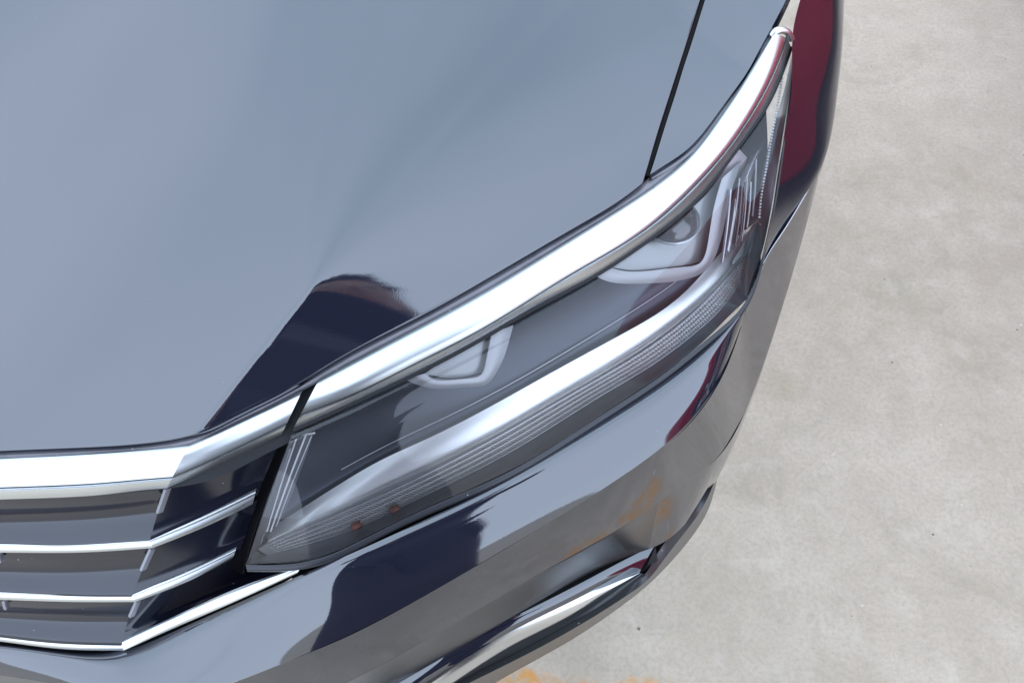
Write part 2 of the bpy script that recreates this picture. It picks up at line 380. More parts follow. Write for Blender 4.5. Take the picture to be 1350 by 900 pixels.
G().tube(rows[10] + [0, 0, -.001], .0016, 8).build('trim_seal', black, trim)
G().tube(rows[6] + [0, 0, .0002], .00045, 6).build('trim_groove_line', black, trim)  # black tube added along the groove so its line reads dark
# rounded tail cap of the trim
tip = G(); cp = curve([B(1017, 47, -.002), B(1023, 41, .0005), B(1030, 40, 0), B(1037, 42, -.002), B(1043, 52, -.008)], 24, 1)
tip.tube(cp, .0028); tip.build('trim_tail_cap', satin, trim)
# rubber seal strip between bonnet and trims
su = [(0 - 330, 596), (-120, 595), (0, 595), (100, 591), (200, 584), (247, 576), (267, 570), (300, 554), (367, 521), (450, 472), (560, 414), (640, 369), (700, 336), (769, 296), (841, 250), (894, 202), (952, 143), (989, 92), (1011, 50)]
sdn = [(-330, 622), (-120, 612), (0, 608), (110, 602), (205, 595), (253, 589), (275, 578), (310, 560), (375, 527), (458, 482), (563, 427), (645, 383), (704, 347), (774, 304), (850, 257), (908, 211), (960, 143), (996, 84), (1017, 48)]
r0 = [B(*q, dz=-.006) for q in su]; r3 = [(x, y, r[2] - .006) for (x, y), r in zip(sdn, r0)]
sR = stations([bulge(r0, -.01), bulge(r0, -.001), bulge(lerp(r0, r3, .5), .0025), r3, bulge(r3, -.01)], 220, 2)
G().grid(across(sR, 18)).build('rubber_seal', rubber, car)
thin = stations([[B(*q, dz=-.004) for q in fe_px] for fe_px in ([(856, 231), (892, 210), (923, 183), (953, 144), (989, 94), (1009, 54), (1018, 39), (1031, 35.5), (1043, 41)], [(860, 236), (897, 214), (928, 187), (959, 148), (993, 99), (1012, 60), (1021, 44), (1031, 41), (1041, 47)])], 120, 1)
G().grid(across(thin, 4)).build('trim_gasket', rubber, car)

def solve(rowA, rowB, EL, fit=0, up=False):
    """z of the next pixel row so that the surface normal between the two rows has elevation EL (degrees)"""
    A = np.array([U(*q) for q in rowA]); T = np.gradient(A, axis=0); out_ = []
    if isinstance(EL, (int, float)): EL = [EL] * len(rowA)
    for k_ in range(len(rowA)):
        best = None
        for z in (np.arange(rowA[k_][2] + .0005, rowA[k_][2] + .12, .0005) if up else np.arange(rowA[k_][2] - .30, rowA[k_][2] + .01, .0005)):
            c_ = U(rowB[k_][0], rowB[k_][1], z) - A[k_]; n_ = np.cross(T[k_], c_); n_ /= np.linalg.norm(n_)
            if n_ @ (C0 - A[k_]) < 0: n_ = -n_
            e_ = abs(math.degrees(math.asin(n_[2])) - EL[k_])
            if best is None or e_ < best[0]: best = (e_, z)
        out_.append(best[1])
    out_ = np.array(out_); out_ = np.convolve(np.pad(out_, 1, 'edge'), [.25, .5, .25], 'valid')
    if fit:
        xs_ = np.array([q[0] for q in rowB]) / 1000.; out_ = np.polyval(np.polyfit(xs_, out_, fit), xs_)
    return [(q[0], q[1], float(z)) for q, z in zip(rowB, out_)]
# ---- grille
grille = empty('grille', (0, 0, 0), car)
gz = [.733, .700, .640, .578, .51]
def two(name, L_, R_, m, parent, caps=True, nl=60, nr=60, s=1):
    """chrome bar: rows left of the kink and right of it, mitred at the shared stations"""
    o = G(); a = stations(L_, nl, s); b = stations(R_, nr, s)
    for q in (a, b): o.grid(across(q, 16))
    return o.build(name, m, parent)
# grille surround (wide satin face plus lower lip), left + right of the kink
def Gz(L_, z): return [(x, y, z + dz) for x, y, dz in L_]
GT_L = [(-330, 620, 0), (-120, 612, .0), (0, 605, .0), (133, 598, 0), (205, 592, 0), (249, 587, 0)]
GT_R = [(249, 587, 0), (273, 575, .0), (330, 547, .0), (399, 514, .002)]
GG_L = [(-330, 652, -.008), (-120, 648, -.008), (0, 643, -.008), (133, 637, -.008), (190, 632, -.008), (227, 629, -.008)]
GG_R = [(227, 629, -.008), (262, 614, -.0072), (317, 588, -.0062), (378, 558, -.0045)]
GL_L = [(-330, 668, -.020), (-120, 663, -.020), (0, 658, -.020), (133, 652, -.020), (185, 646, -.020), (220, 643, -.020)]
GL_R = [(220, 643, -.020), (255, 628, -.020), (312, 602, -.020), (371, 573, -.015)]
zgt = .734
sg = G()
for t_, g_, l_ in ((GT_L, GG_L, GL_L), (GT_R, GG_R, GL_R)):
    t_, g_, l_ = Gz(t_, zgt), Gz(g_, zgt), Gz(l_, zgt)
    rr = stations([bulge(t_, -.012), bulge(t_, -.002), t_, bulge(lerp(t_, g_, .1), .0012), bulge(lerp(t_, g_, .5), .0020), bulge(lerp(t_, g_, .92), .0008), g_, bulge(lerp(g_, l_, .12), -.005), bulge(lerp(g_, l_, .25), .0005), bulge(lerp(g_, l_, .6), .001), l_, bulge(l_, -.014)], 80, 0)
    sg.grid(np.array(rr[0:3])); sg.grid(across(rr[2:7], 18)); sg.grid(np.array(rr[6:9])); sg.grid(across(rr[8:11], 8)); sg.grid(np.array(rr[10:12]))
sur = sg.build('grille_surround', satin, grille)
for g_ in (GG_L, GG_R): G().tube(stations([Gz(g_, zgt)], 80, 0)[0] + [0, 0, .0001], .0004, 6).build('surround_groove_line', black, sur)  # thin black tubes added to make the surround's groove read dark
def bar(TL, TR, BL, BR, z, name='grille_bar'):
    o = G()
    for t_, b_ in ((TL, BL), (TR, BR)):
        t_ = [(x, y, z + dz) for x, y, dz in t_]; b_ = solve(t_, b_, 44)
        rr = stations([bulge(t_, -.008), bulge(t_, -.001), t_, bulge(lerp(t_, b_, .3), .0016), bulge(lerp(t_, b_, .42), .0012), bulge(lerp(t_, b_, .75), .0014), b_, bulge(b_, -.010)], 70, 0)
        o.grid(np.array(rr[0:3])); o.grid(across(rr[2:5], 8)); o.grid(across(rr[4:7], 8)); o.grid(np.array(rr[6:8]))
    return o.build(name, satin, grille)
bar([(-330, 716, 0), (-120, 715, 0), (0, 713, 0), (100, 714, 0), (197, 708, 0)], [(197, 708, 0), (265, 679, .001), (338, 644, .003)],
    [(-330, 734, 0), (-120, 731, 0), (0, 728, 0), (100, 728, 0), (201, 722, 0)], [(201, 722, 0), (268, 695, .001), (333, 664, .003)], .668)
bar([(-330, 768, 0), (-120, 772, 0), (0, 776, 0), (100, 780, 0), (174, 780, 0)], [(174, 780, 0), (240, 754, .001), (312, 721, .003)],
    [(-330, 784, 0), (-120, 787, 0), (0, 790, 0), (100, 793, 0), (178, 793, 0)], [(178, 793, 0), (243, 768, .001), (307, 736, .003)], .618)
bar([(-330, 806, 0), (-120, 822, 0), (0, 833, 0), (83, 841, 0), (160, 843, 0)], [(160, 843, 0), (225, 814, .02), (300, 780, .045), (398, 744, .070)],
    [(-330, 820, 0), (-120, 835, 0), (0, 845, 0), (83, 855, 0), (163, 857, 0)], [(163, 857, 0), (228, 828, .02), (304, 795, .045), (392, 755, .070)], .565)
def slat(TL, TR, zt_, BL, BR, zb_):
    o = G()
    for t_, b_, fr_, eu_, el_ in ((TL, BL, .50, 0, 58), (TR, BR, .22, 14, 52)):
        t_ = [(x, y, zt_) for x, y in t_]; b_ = [(x, y, zb_ + .001) for x, y in b_]
        m_ = solve(b_, lerp(b_, t_, fr_), el_, fit=1, up=True); t2 = [(x, y, min(z, zt_ - .003)) for x, y, z in solve(m_, t_, eu_, fit=1, up=True)]
        e_ = bulge(lerp(b_, t_, -.12), -.006)
        rr = stations([t2, lerp(t2, m_, .45), lerp(t2, m_, .9), lerp(m_, b_, .15), lerp(m_, b_, .6), b_, e_], 70, 1)
        o.grid(across(rr, 28))
    return o.build('grille_slat', slatm, grille)
slat([(-330, 664), (-120, 662), (0, 658), (133, 651), (218, 640)], [(218, 640), (262, 622), (318, 596), (374, 568)], .708,
     [(-330, 718), (-120, 717), (0, 715), (100, 716), (198, 710)], [(198, 710), (262, 683), (300, 666), (342, 645)], .668)
slat([(-330, 732), (-120, 730), (0, 727), (100, 727), (200, 720)], [(200, 720), (262, 694), (300, 678), (340, 658)], .652,
     [(-330, 770), (-120, 774), (0, 778), (100, 782), (175, 782)], [(175, 782), (235, 758), (275, 742), (318, 721)], .618)
slat([(-330, 782), (-120, 786), (0, 789), (100, 792), (176, 791)], [(176, 791), (235, 768), (275, 750), (350, 722)], .604,
     [(-330, 808), (-120, 824), (0, 835), (83, 843), (161, 845)], [(161, 845), (228, 814), (300, 782), (405, 742)], .566)
for (x0, y0, x1, y1, z0, z1) in ((221, 643, 210, 675, .706, .69), (201, 722, 188, 751, .650, .637), (182, 791, 173, 812, .603, .592), (6, 790, 9, 801, .603, .596), (-1, 729, 2, 739, .651, .645)):
    a, b = U(x0, y0, z0), U(x1, y1, z1); d = b - a; ln_ = np.linalg.norm(d); d /= ln_
    s_ = np.cross(d, [0, 0, 1]); s_ /= np.linalg.norm(s_); n_ = np.cross(s_, d)
    M = np.stack([d, s_, n_], 1)
    o = G().box((a + b) / 2, (ln_ / 2, .0013, .0025), M).build('grille_divider', smoke, grille, False)
    bv = o.modifiers.new('b', 'BEVEL'); bv.width = .0008; bv.segments = 2
bk = stations([[(-330, 600, .66), (0, 600, .66), (240, 590, .66), (420, 500, .66)], [(-330, 860, .46), (0, 860, .46), (200, 850, .46), (420, 740, .5)]], 40, 0)
G().grid(across(bk, 6)).build('grille_backing', black, grille)

# ---- headlight
hl_T = [(386, 568), (443, 543), (550, 493), (677, 424), (780, 368), (862, 313), (918, 268), (952, 226), (979, 186), (1000, 158), (1020, 126), (1043, 68)]
hl_B = [(324, 744), (410, 740), (510, 694), (667, 624), (790, 549), (883, 487), (948, 434), (984, 399), (1003, 345), (1018, 278), (1032, 190), (1045, 92)]
hl_zT = [Bz(*q) - .037 for q in tr_t[:0]] or [np.interp(x, [q[0] for q in tr_l], [r[2] for r in Rl]) - .004 for x, y in hl_T]
hl_zB = [.640, .640, .6415, .6435, .6455, .648, .651, .656, .672, .695, .727, .750]
lT = [(x, y, z) for (x, y), z in zip(hl_T, hl_zT)]; lB = [(x, y, z) for (x, y), z in zip(hl_B, hl_zB)]
_p = np.array(lT + lB + lerp(lT, lB, .5)); _X = lambda x, y: np.stack([np.ones_like(x), x, y, x * y, x * x, y * y], -1)
_c = np.linalg.lstsq(_X(_p[:, 0] / 1000, _p[:, 1] / 1000), _p[:, 2], rcond=None)[0]
def IN(px, py, d): return (px, py, float(_X(np.array(px / 1000.), np.array(py / 1000.)) @ _c) - d)
headlight = empty('headlight', (0, 0, 0), car)
LR = stations([bulge(lT, -.006), lT, bulge(lerp(lT, lB, .33), .008), bulge(lerp(lT, lB, .7), .007), lB], 160, 6)
lens = G().grid(across(LR, 30)).build('lens', lensm, headlight)
bump_seal = stations([lB, bulge([(x + 1, y + 5, z - .001) for x, y, z in lB], 0), [(x + 2, y + 9, z - .010) for x, y, z in lB]], 160, 3)
G().grid(across(bump_seal[:], 8)).build('lens_seal', seal2, headlight)
# left black channel between grille and lens
lc = stations([[(402, 505, .712), (385, 545, .695), (352, 620, .66), (322, 700, .625), (305, 748, .60)], [(422, 498, .718), (396, 548, .70), (366, 618, .665), (338, 694, .63), (322, 750, .595)]], 40, 0)
G().grid(across([lc[0], lc[0] * .5 + lc[1] * .5 + np.array([0, 0, -.012]), lc[1]], 10)).build('channel', black, headlight)
cT = [(386, 568), (443, 543), (550, 493), (677, 424), (780, 368), (862, 313), (918, 268), (940, 245), (965, 208), (985, 180), (1010, 145)]
cM = [(368, 620), (438, 590), (530, 548), (650, 490), (760, 430), (845, 375), (905, 325), (935, 290), (965, 260), (985, 235), (1012, 200)]
bT = [(349, 700), (427, 651), (497, 609), (557, 581), (637, 541), (729, 490), (819, 441), (887, 399), (925, 362), (957, 326), (1000, 289)]
bB = [(354, 712), (442, 668), (514, 631), (574, 604), (655, 565), (745, 514), (834, 461), (900, 414), (937, 379), (967, 343), (1003, 296)]
pT = [(340, 724), (427, 685), (509, 649), (572, 619), (660, 573), (752, 520), (842, 467), (912, 414), (948, 378), (972, 350), (1003, 303)]
pB = [(352, 731), (462, 699), (542, 662), (618, 625), (700, 580), (789, 524), (862, 480), (925, 432), (960, 397), (980, 366), (1003, 330)]
eB = [(330, 742), (414, 737), (512, 692), (667, 622), (730, 588), (800, 541), (883, 486), (940, 438), (970, 408), (986, 392), (1003, 350)]
def ir(L_, d): return [IN(x, y, d) for x, y in L_]
def part(name, rows_, m, n=150, k=16, s=2, parent=None): return G().grid(across(stations(rows_, n, s), k)).build(name, m, parent or headlight)
m01 = [(a[0] * .35 + b[0] * .65, a[1] * .35 + b[1] * .65) for a, b in zip(cM, bT)]
m02 = [(a[0] * .12 + b[0] * .88, a[1] * .12 + b[1] * .88) for a, b in zip(cM, bT)]
q0 = ir(cM, .040); q1 = solve(q0, m01, 33, 2); q2 = solve(q1, m02, 42, 2); q3 = solve(q2, bT, 50, 2)
q4 = solve(q3, bB, [50, 51, 52, 53, 54, 55, 56, 56, 56, 56, 56], 2); q5 = solve(q4, pT, 46, 2); q6 = solve(q5, pB, 42, 2)
lim = lambda R, d: [(x, y, min(z, IN(x, y, d)[2])) for x, y, z in R]
q3, q4, q5, q6 = lim(q3, .012), lim(q4, .012), lim(q5, .012), lim(q6, .010)
part('housing_panel', [ir(cT, .012), ir(cT, .030), q0, q1, q2, q3], housing)
part('reflector_bar', [q3, bulge(lerp(q3, q4, .5), .0008), q4], brightm)
part('light_guide_band', [q4, bulge(lerp(q4, q5, .15), -.0012), bulge(lerp(q4, q5, .6), .0005), q5], creamm)
PR = stations([q5, q6], 150, 2)
G().grid(across(PR, 6)).build('prism_base', prismb, headlight)
part('smoked_band', [q6, bulge(lerp(q6, ir(eB, .003), .5), -.002), ir(eB, .003)], smoke)
# rows of tiny prism teeth
pr = stations([bulge(q5, .0006), bulge(q6, .0006)], 176, 2)
TG = G()
for r in range(4):
    w = .14 + .235 * r; Lr = pr[0] * (1 - w) + pr[1] * w; dv = (pr[1] - pr[0])
    for i in range(3, 170):
        a = Lr[i]; tv = Lr[i + 1] - Lr[i]; L1 = np.linalg.norm(tv); tv /= L1; cv = dv[i]; wid = np.linalg.norm(cv); cv = cv / (wid + 1e-9)
        n_ = np.cross(tv, cv); n_ /= np.linalg.norm(n_) + 1e-9
        if n_[2] < 0: n_ = -n_
        h = min(.0017, wid * .075)
        if wid < .004: continue
        dgl = (cv + .5 * tv); dgl /= np.linalg.norm(dgl)
        TG.add([a - dgl * h - tv * .0006, a - dgl * h + tv * .0006, a + dgl * h + tv * .0006, a + dgl * h - tv * .0006, a - dgl * h + n_ * .0011, a + dgl * h + n_ * .0011],
               [(0, 1, 4), (2, 3, 5), (1, 2, 5, 4), (3, 0, 4, 5)])
tag(TG.build('prism_teeth', prismm, headlight, False), kind='stuff')
for w in (.02, .255, .49, .725, .97):
    Lr = (pr[0] * (1 - w) + pr[1] * w)[4:170]; G().tube(Lr + [0, 0, .0004], .0005, 5).build('guide_rib', fine if w in (.02, .97) else prismb, headlight)
# thin edge above the bar
_r = stations([q1], 150, 2)[0]; G().tube(_r[18:118] + [0, 0, .0003], .00035, 5).build('panel_rib', fine, headlight)
# upright ribs at the inner end
for (x0, y0, x1, y1, d0, d1, r, mm) in ((383, 590, 343, 717, .012, .02, .0011, fine), (392, 574, 352, 700, .012, .02, .0007, prismm), (403, 574, 357, 700, .016, .024, .0008, prismm), (411, 574, 364, 694, .018, .026, .0006, fine), (390, 574, 415, 570, .012, .018, .001, prismm)):
    G().tube(curve([IN(x0, y0, d0), IN((x0 + x1) / 2 - 1, (y0 + y1) / 2, (d0 + d1) / 2), IN(x1, y1, d1)], 20, 0), r, 6).build('end_rib', mm, headlight)
ep = stations([ir([(386, 570), (370, 612), (345, 680), (326, 742)], .004), ir([(396, 572), (382, 612), (358, 678), (342, 722)], .02), ir([(414, 570), (400, 610), (372, 680), (356, 706)], .034)], 40, 0)
G().grid(across(ep, 10)).build('end_panel', smoke, headlight)
bpz = stations([ir([(328, 743), (345, 742), (380, 741), (412, 738)], .003), ir([(337, 726), (352, 731), (400, 724), (462, 700)], .02)], 40, 0)
G().grid(across(bpz, 6)).build('corner_panel', smoke, headlight)
# projector modules
def module(outer, inner_, dO, dI, face_extra, nm='projector_bezel'):
    o_, i_ = ir(outer, dO), ir(inner_, dO - .001)
    mid = [(a[0] * .5 + b[0] * .5, a[1] * .5 + b[1] * .5, a[2] * .5 + b[2] * .5 + .0008) for a, b in zip(o_, i_)]
    R = stations([bulge(o_, -.015), o_, mid, i_, ir(inner_, dI)], 70, 1)
    q = G(); q.grid(across(R[:2] , 3)); q.grid(across(R[1:4], 10)); q.grid(across(R[3:], 3)); b_ = q.build(nm, bezelm, headlight)
    ic = R[4]; c_ = U(*IN(*face_extra, dI)); F = G(); F.grid(np.array([ic, ic * .5 + c_ * .5, np.repeat(c_[None], len(ic), 0)])); F.build('projector_face', inner, headlight)
    return b_
module([(533, 500), (545, 505), (560, 510), (590, 512), (620, 510), (645, 504), (655, 490), (664, 472), (671, 450), (677, 428)],
       [(560, 492), (565, 496), (572, 500), (592, 501), (615, 499), (634, 494), (639, 484), (642, 470), (645, 455), (648, 440)], .026, .031, (600, 465))
module([(782, 362), (798, 370), (825, 374), (865, 373), (905, 368), (935, 352), (950, 318), (957, 285), (965, 250), (978, 212)],
       [(800, 350), (812, 355), (832, 358), (865, 356), (900, 352), (924, 346), (933, 322), (938, 290), (944, 262), (952, 235)], .023, .030, (880, 290))
G().tube(curve([IN(x, y, .0295) for x, y in ((805, 353), (832, 357), (865, 355), (900, 351), (924, 346))], 50, 1), .0006, 6).build('projector_rib', black, headlight)
G().tube(curve([IN(x, y, .0305) for x, y in ((566, 495), (590, 499), (615, 497), (634, 492))], 30, 1), .0005, 6).build('projector_rib', black, headlight)
c0 = U(*IN(884, 292, .029)); th = np.linspace(0, 2 * math.pi, 33); ph = np.linspace(0, math.pi / 2, 12)
D = G(); D.grid(np.array([[c0 + np.array([.021 * math.cos(a) * math.cos(b), .021 * math.sin(a) * math.cos(b), .012 * math.sin(b)]) for a in th] for b in ph])); D.build('projector_lens', domem, headlight)
D = G(); D.tube(np.array([c0 + np.array([.0225 * math.cos(a), .0225 * math.sin(a), 0.001]) for a in th]), .0012, 8); D.build('projector_ring', fine, headlight)
# reflector side wall, white block with a red reflection tinted in and blades at the outer end
bl = [IN(936, 243, .03), IN(951, 248, .03), IN(985, 208, .026), IN(974, 196, .026)]
bt = [U(*q) for q in bl]; bb = [q + np.array([0, 0, -.02]) for q in bt]
G().add(bt + bb, [(0, 1, 2, 3), (0, 4, 5, 1), (1, 5, 6, 2), (2, 6, 7, 3), (3, 7, 4, 0)]).build('reflector_block', whitep, headlight, False)
part('side_wall', [ir([(948, 352), (956, 310), (964, 270), (976, 235), (990, 205)], .03), ir([(958, 335), (965, 300), (972, 270), (984, 232), (998, 200)], .022), ir([(968, 330), (975, 300), (983, 265), (994, 225), (1008, 185)], .03)], fine, 60, 12, 1)
for (x0, y0, x1, y1, r, mm) in ((952, 345, 963, 250, .0012, fine), (959, 330, 970, 262, .0006, prismm), (974, 325, 982, 240, .0008, domem), (978, 318, 985, 235, .0006, fine), (969, 322, 978, 245, .0015, domem), (985, 300, 990, 240, .0007, prismm), (992, 285, 997, 210, .0009, fine), (963, 318, 975, 235, .0006, fine)):
    G().tube(curve([IN(x0, y0, .020), IN((x0 + x1) / 2 + 1, (y0 + y1) / 2, .018), IN(x1, y1, .020)], 16, 0), r, 6).build('reflector_blade', mm, headlight)
part('outer_panel', [ir([(1000, 294), (1002, 250), (1010, 205), (1022, 160), (1036, 110), (1043, 75)], .022), ir([(1008, 296), (1012, 250), (1020, 205), (1030, 160), (1040, 110), (1044, 80)], .012), ir([(1014, 290), (1019, 262), (1028, 205), (1035, 160), (1043, 110), (1045, 90)], .004)], fine, 80, 10, 1)
part('outer_liner', [ir([(984, 398), (990, 370), (1002, 340), (1014, 290)], .003), ir([(975, 385), (984, 362), (994, 335), (1004, 296)], .018), ir([(965, 345), (980, 320), (990, 300), (1000, 292)], .03)], inner, 60, 10, 1)
dm = bpy.data.meshes.new('marker_dot'); bmm = bmesh.new(); bmesh.ops.create_icosphere(bmm, subdivisions=1, radius=.0011); bmm.to_mesh(dm); bmm.free(); dm.materials.append(dotm)
dots = curve([IN(x, y, .004) for x, y in ((1001, 286), (1003, 262), (1008, 232), (1014, 198), (1021, 162), (1027, 128), (1031, 104))], 46, 1)
for q in dots:
    o = bpy.data.objects.new('marker_dot', dm); COL.objects.link(o); o.parent = headlight; o.location = q - ROOT
for (x, y, r) in ((470, 693, .0036), (521, 671, .0032)):
    q = U(*IN(x, y, .016)); G().box(q, (r, r * .6, .002), Matrix.Rotation(.5, 3, 'Z')).build('orange_reflection', orangep, headlight)  # orange reflection points, put in as small coloured boxes

# ---- bumper
bumper = empty('front_bumper', (0, 0, 0), car)
P1T = [(-330, 824, .553), (-120, 840, .553), (0, 849, .553), (83, 859, .553), (163, 861, .553), (228, 832, .576), (304, 799, .602), (392, 759, .628), (420, 748, .636), (533, 698, .6385), (667, 632, .6405), (800, 552, .6435), (886, 496, .6455), (951, 441, .649), (985, 402, .653)]
P1B = [(-330, 866, .455), (-120, 880, .458), (0, 889, .46), (83, 903, .46), (190, 922, .465), (262, 914, .478), (330, 891, .49), (400, 863, .508), (440, 847, .520), (560, 785, .536), (700, 703, .553), (828, 623, .572), (905, 563, .586), (953, 495, .604), (978, 428, .636)]
P2B = [(-330, 925, .38), (-120, 945, .39), (0, 955, .40), (83, 965, .41), (190, 968, .42), (262, 958, .43), (330, 945, .44), (400, 924, .448), (440, 907, .45), (560, 844, .46), (700, 762, .472), (828, 690, .482), (903, 637, .482), (950, 600, .47), (984, 540, .485)]
P1B = solve(P1T, P1B, [52] * 7 + [50, 48, 46, 46, 45, 43, 39, 34], 4)
P2B = solve(P1B, P2B, [7] * 13 + [10, 12], 3)
R1 = stations([bulge(P1T, -.008), bulge(P1T, -.001), bulge(lerp(P1T, P1B, .06), .0015), bulge(lerp(P1T, P1B, .4), .004), bulge(lerp(P1T, P1B, .75), .003), P1B], 240, 7)
up = G(); up.grid(np.array(R1[:2] + [R1[1]*.5+R1[2]*.5])); up.grid(across(R1[1:], 40))
P2Tx = P1B + [(1003, 357, .660), (1030, 310, .666), (1058, 262, .664), (1078, 231, .661)]
P2Bx = P2B + [(1013, 462, .525), (1036, 390, .56), (1058, 315, .60), (1078, 240, .64)]
R2 = stations([P2Tx, bulge(lerp(P2Tx, P2Bx, .5), .003), P2Bx], 300, 4)
up.grid(across(R2, 24))
# tucked under side below the silhouette
n2 = 300; kk = np.clip((np.arange(n2) - 222) / 12, 0, 1)[:, None]
LXp = [(-330, 960, 0), (-120, 985, 0), (0, 1000, 0), (83, 1008, 0), (190, 1008, 0), (262, 998, 0), (330, 984, 0), (400, 960, 0), (440, 943, 0), (560, 880, 0), (700, 798, 0), (826, 733, 0), (880, 712, 0), (918, 672, 0), (946, 618, 0)]
LX = solve(P2B, LXp, 2, 3)
R3 = stations([P2B, bulge(lerp(P2B, LX, .5), -.002), LX], 240, 3)
cut_ = int(np.argmin([abs((675 + FOC * q[0] / (q[1] * math.cos(PIT) + (CH - q[2]) * math.sin(PIT))) - 862) for q in R3[1]])) + 1
up.grid(across([r_[cut_ - 1:] for r_ in R3], 14))
G().grid(across([r_[:cut_] for r_ in R3], 14)).build('dark_reflection_panel', panelm, bumper)  # same skin; its darker reflection is put in by a duller material
tk = stations([P2Tx[11:], [(x - 4, y - 3, z - .005) for x, y, z in P2Tx[11:]]], 60, 1); up.grid(np.array(tk))
t3 = R2[2][215:]; up.grid(across([t3, t3 + [.004, .002, -.05], t3 + [-.01, .01, -.25]], 8))
body_b = up.build('bumper_skin', paint, bumper)
ins = G()
# shelf above the chrome strip, recess and lower lip
zL = lambda row, x: float(np.interp(x, [q[0] for q in row], [q[2] for q in row]))
L3 = [(x, y, zL(LX, x)) for x, y in ((190, 1008), (330, 984), (440, 943), (560, 880), (654, 825), (751, 776), (815, 742), (864, 717))]
L4 = solve(L3, [(190, 1030, 0), (330, 1004, 0), (440, 961, 0), (560, 900, 0), (670, 834, 0), (762, 788, 0), (817, 761, 0), (845, 750, 0)], 48, 3)
L5 = solve(L4, [(190, 1050, 0), (330, 1025, 0), (440, 983, 0), (560, 922, 0), (672, 853, 0), (762, 806, 0), (815, 772, 0), (843, 755, 0)], 38, 2)
L6 = [(190, 1080, 0), (330, 1040, 0), (480, 965, 0), (600, 900, 0), (700, 850, 0), (775, 808, 0), (830, 773, 0), (852, 757, 0)]
L6 = [(x, y, zL(L5, x - 10) - .016 * min(1, (870 - x) / 150)) for x, y, _ in L6]
R = stations([L3, bulge(lerp(L3, L4, .5), .002), L4], 160, 3); ins.grid(across(R, 12))
fr = ins.build('recess_shelf', paint, bumper)
R = stations([L4, bulge(lerp(L4, L5, .25), .002), bulge(lerp(L4, L5, .7), .002), L5, bulge(L5, -.008)], 160, 2); G().grid(across(R, 14)).build('chrome_strip', chrome, bumper)
R = stations([bulge(L5, -.004), bulge(lerp(L5, L6, .5), -.005), bulge(L6, -.001)], 160, 3); G().grid(across(R, 12)).build('recess_floor', lipm, bumper)
# lower lip: light edge, face, tucked bottom
LT = L6 + [(863, 735, zL(LX, 866) - .012), (882, 707, zL(LX, 880) - .004), (914, 667, zL(LX, 918) - .003), (943, 612, zL(LX, 946) - .003)]
LFp = [(x + 2, y + 8, 0) for x, y, _ in L6] + [(868, 747, 0), (889, 719, 0), (922, 676, 0), (946, 622, 0)]
LF = [(x, y, z) for (x, y, _), (_a, _b, z) in zip(LFp, solve(LT, LFp, 44))]
LS = [(300, 1140, .22), (420, 1060, .22), (540, 975, .22), (650, 901, .22), (750, 845, .22), (820, 798, .223), (868, 758, .226), (882, 743, .228), (893, 731, .231), (907, 714, .24), (930, 680, .27), (947, 624, .36)]
R = stations([LT, LF, bulge(lerp(LF, LS, .5), .002), LS], 200, 3)
lp = G(); lp.grid(across(R[:2], 4)); lp.grid(across(R[1:], 20)); lp.grid(np.array([R[3], R[3] + [-.002, .02, -.004], R[3] + [-.03, .15, 0]]))
lp.build('lower_lip', lipm, bumper)
z9 = zL(LX, 864); G().add([U(838, 758, z9 - .01), U(850, 752, z9 - .005), U(864, 720, z9 + .001), U(867, 738, z9 - .008), U(852, 760, z9 - .04)], [(0, 1, 2, 3, 4)]).build('recess_end', black, bumper, False)
# inner backing so that gaps read dark
bk = stations([[(420, 800, .50), (700, 650, .53), (900, 480, .58), (990, 340, .62)], [(420, 1000, .24), (700, 830, .24), (860, 700, .25), (920, 620, .3)]], 30, 0)
G().grid(across(bk, 4) + np.array([-.03, .06, 0])).build('bumper_backing', black, bumper)

# ---- front wheel (hidden behind the fender in the photo, carries the car)
def lathe(prof, axis_c, k=48):
    th_ = np.linspace(0, 2 * math.pi, k + 1)
    return np.array([[np.array([axis_c[0] + x, axis_c[1] + r * math.cos(a), axis_c[2] + r * math.sin(a)]) for a in th_] for x, r in prof])
tyre_m = mat('tyre_rubber', (.02, .02, .02), .75); rim_m = mat('alloy', (.55, .56, .58), .3, 1)
def wheel(parent, cx, cy, sgn=1, r=.325):
    w_ = empty('wheel', (0, 0, 0), parent)
    G().grid(lathe([(-.2 * sgn, .21), (-.2 * sgn, r - .02), (-.17 * sgn, r), (-.03 * sgn, r), (0, r - .02), (.003 * sgn, .27), (-.004 * sgn, .22)], (cx, cy, r)), ref=np.array([cx - .1 * sgn, cy, r])).build('tyre', tyre_m, w_)
    q = G(); q.grid(lathe([(-.004 * sgn, .222), (-.012 * sgn, .212), (-.05 * sgn, .205), (-.19 * sgn, .205)], (cx, cy, r)), ref=np.array([cx - .1 * sgn, cy, r])); q.grid(lathe([(-.02 * sgn, .001), (-.02 * sgn, .05), (-.035 * sgn, .06)], (cx, cy, r)), ref=np.array([cx - .1 * sgn, cy, r]))
    for i in range(10):
        a = i * math.pi / 5; M = np.array([[1, 0, 0], [0, math.cos(a), -math.sin(a)], [0, math.sin(a), math.cos(a)]])
        q.box(np.array([cx - .022 * sgn, cy, r]) + M @ np.array([0, .13, 0]), (.008, .085, .014), M)
    q.build('rim', rim_m, w_)
wheel(car, .25, 1.18)

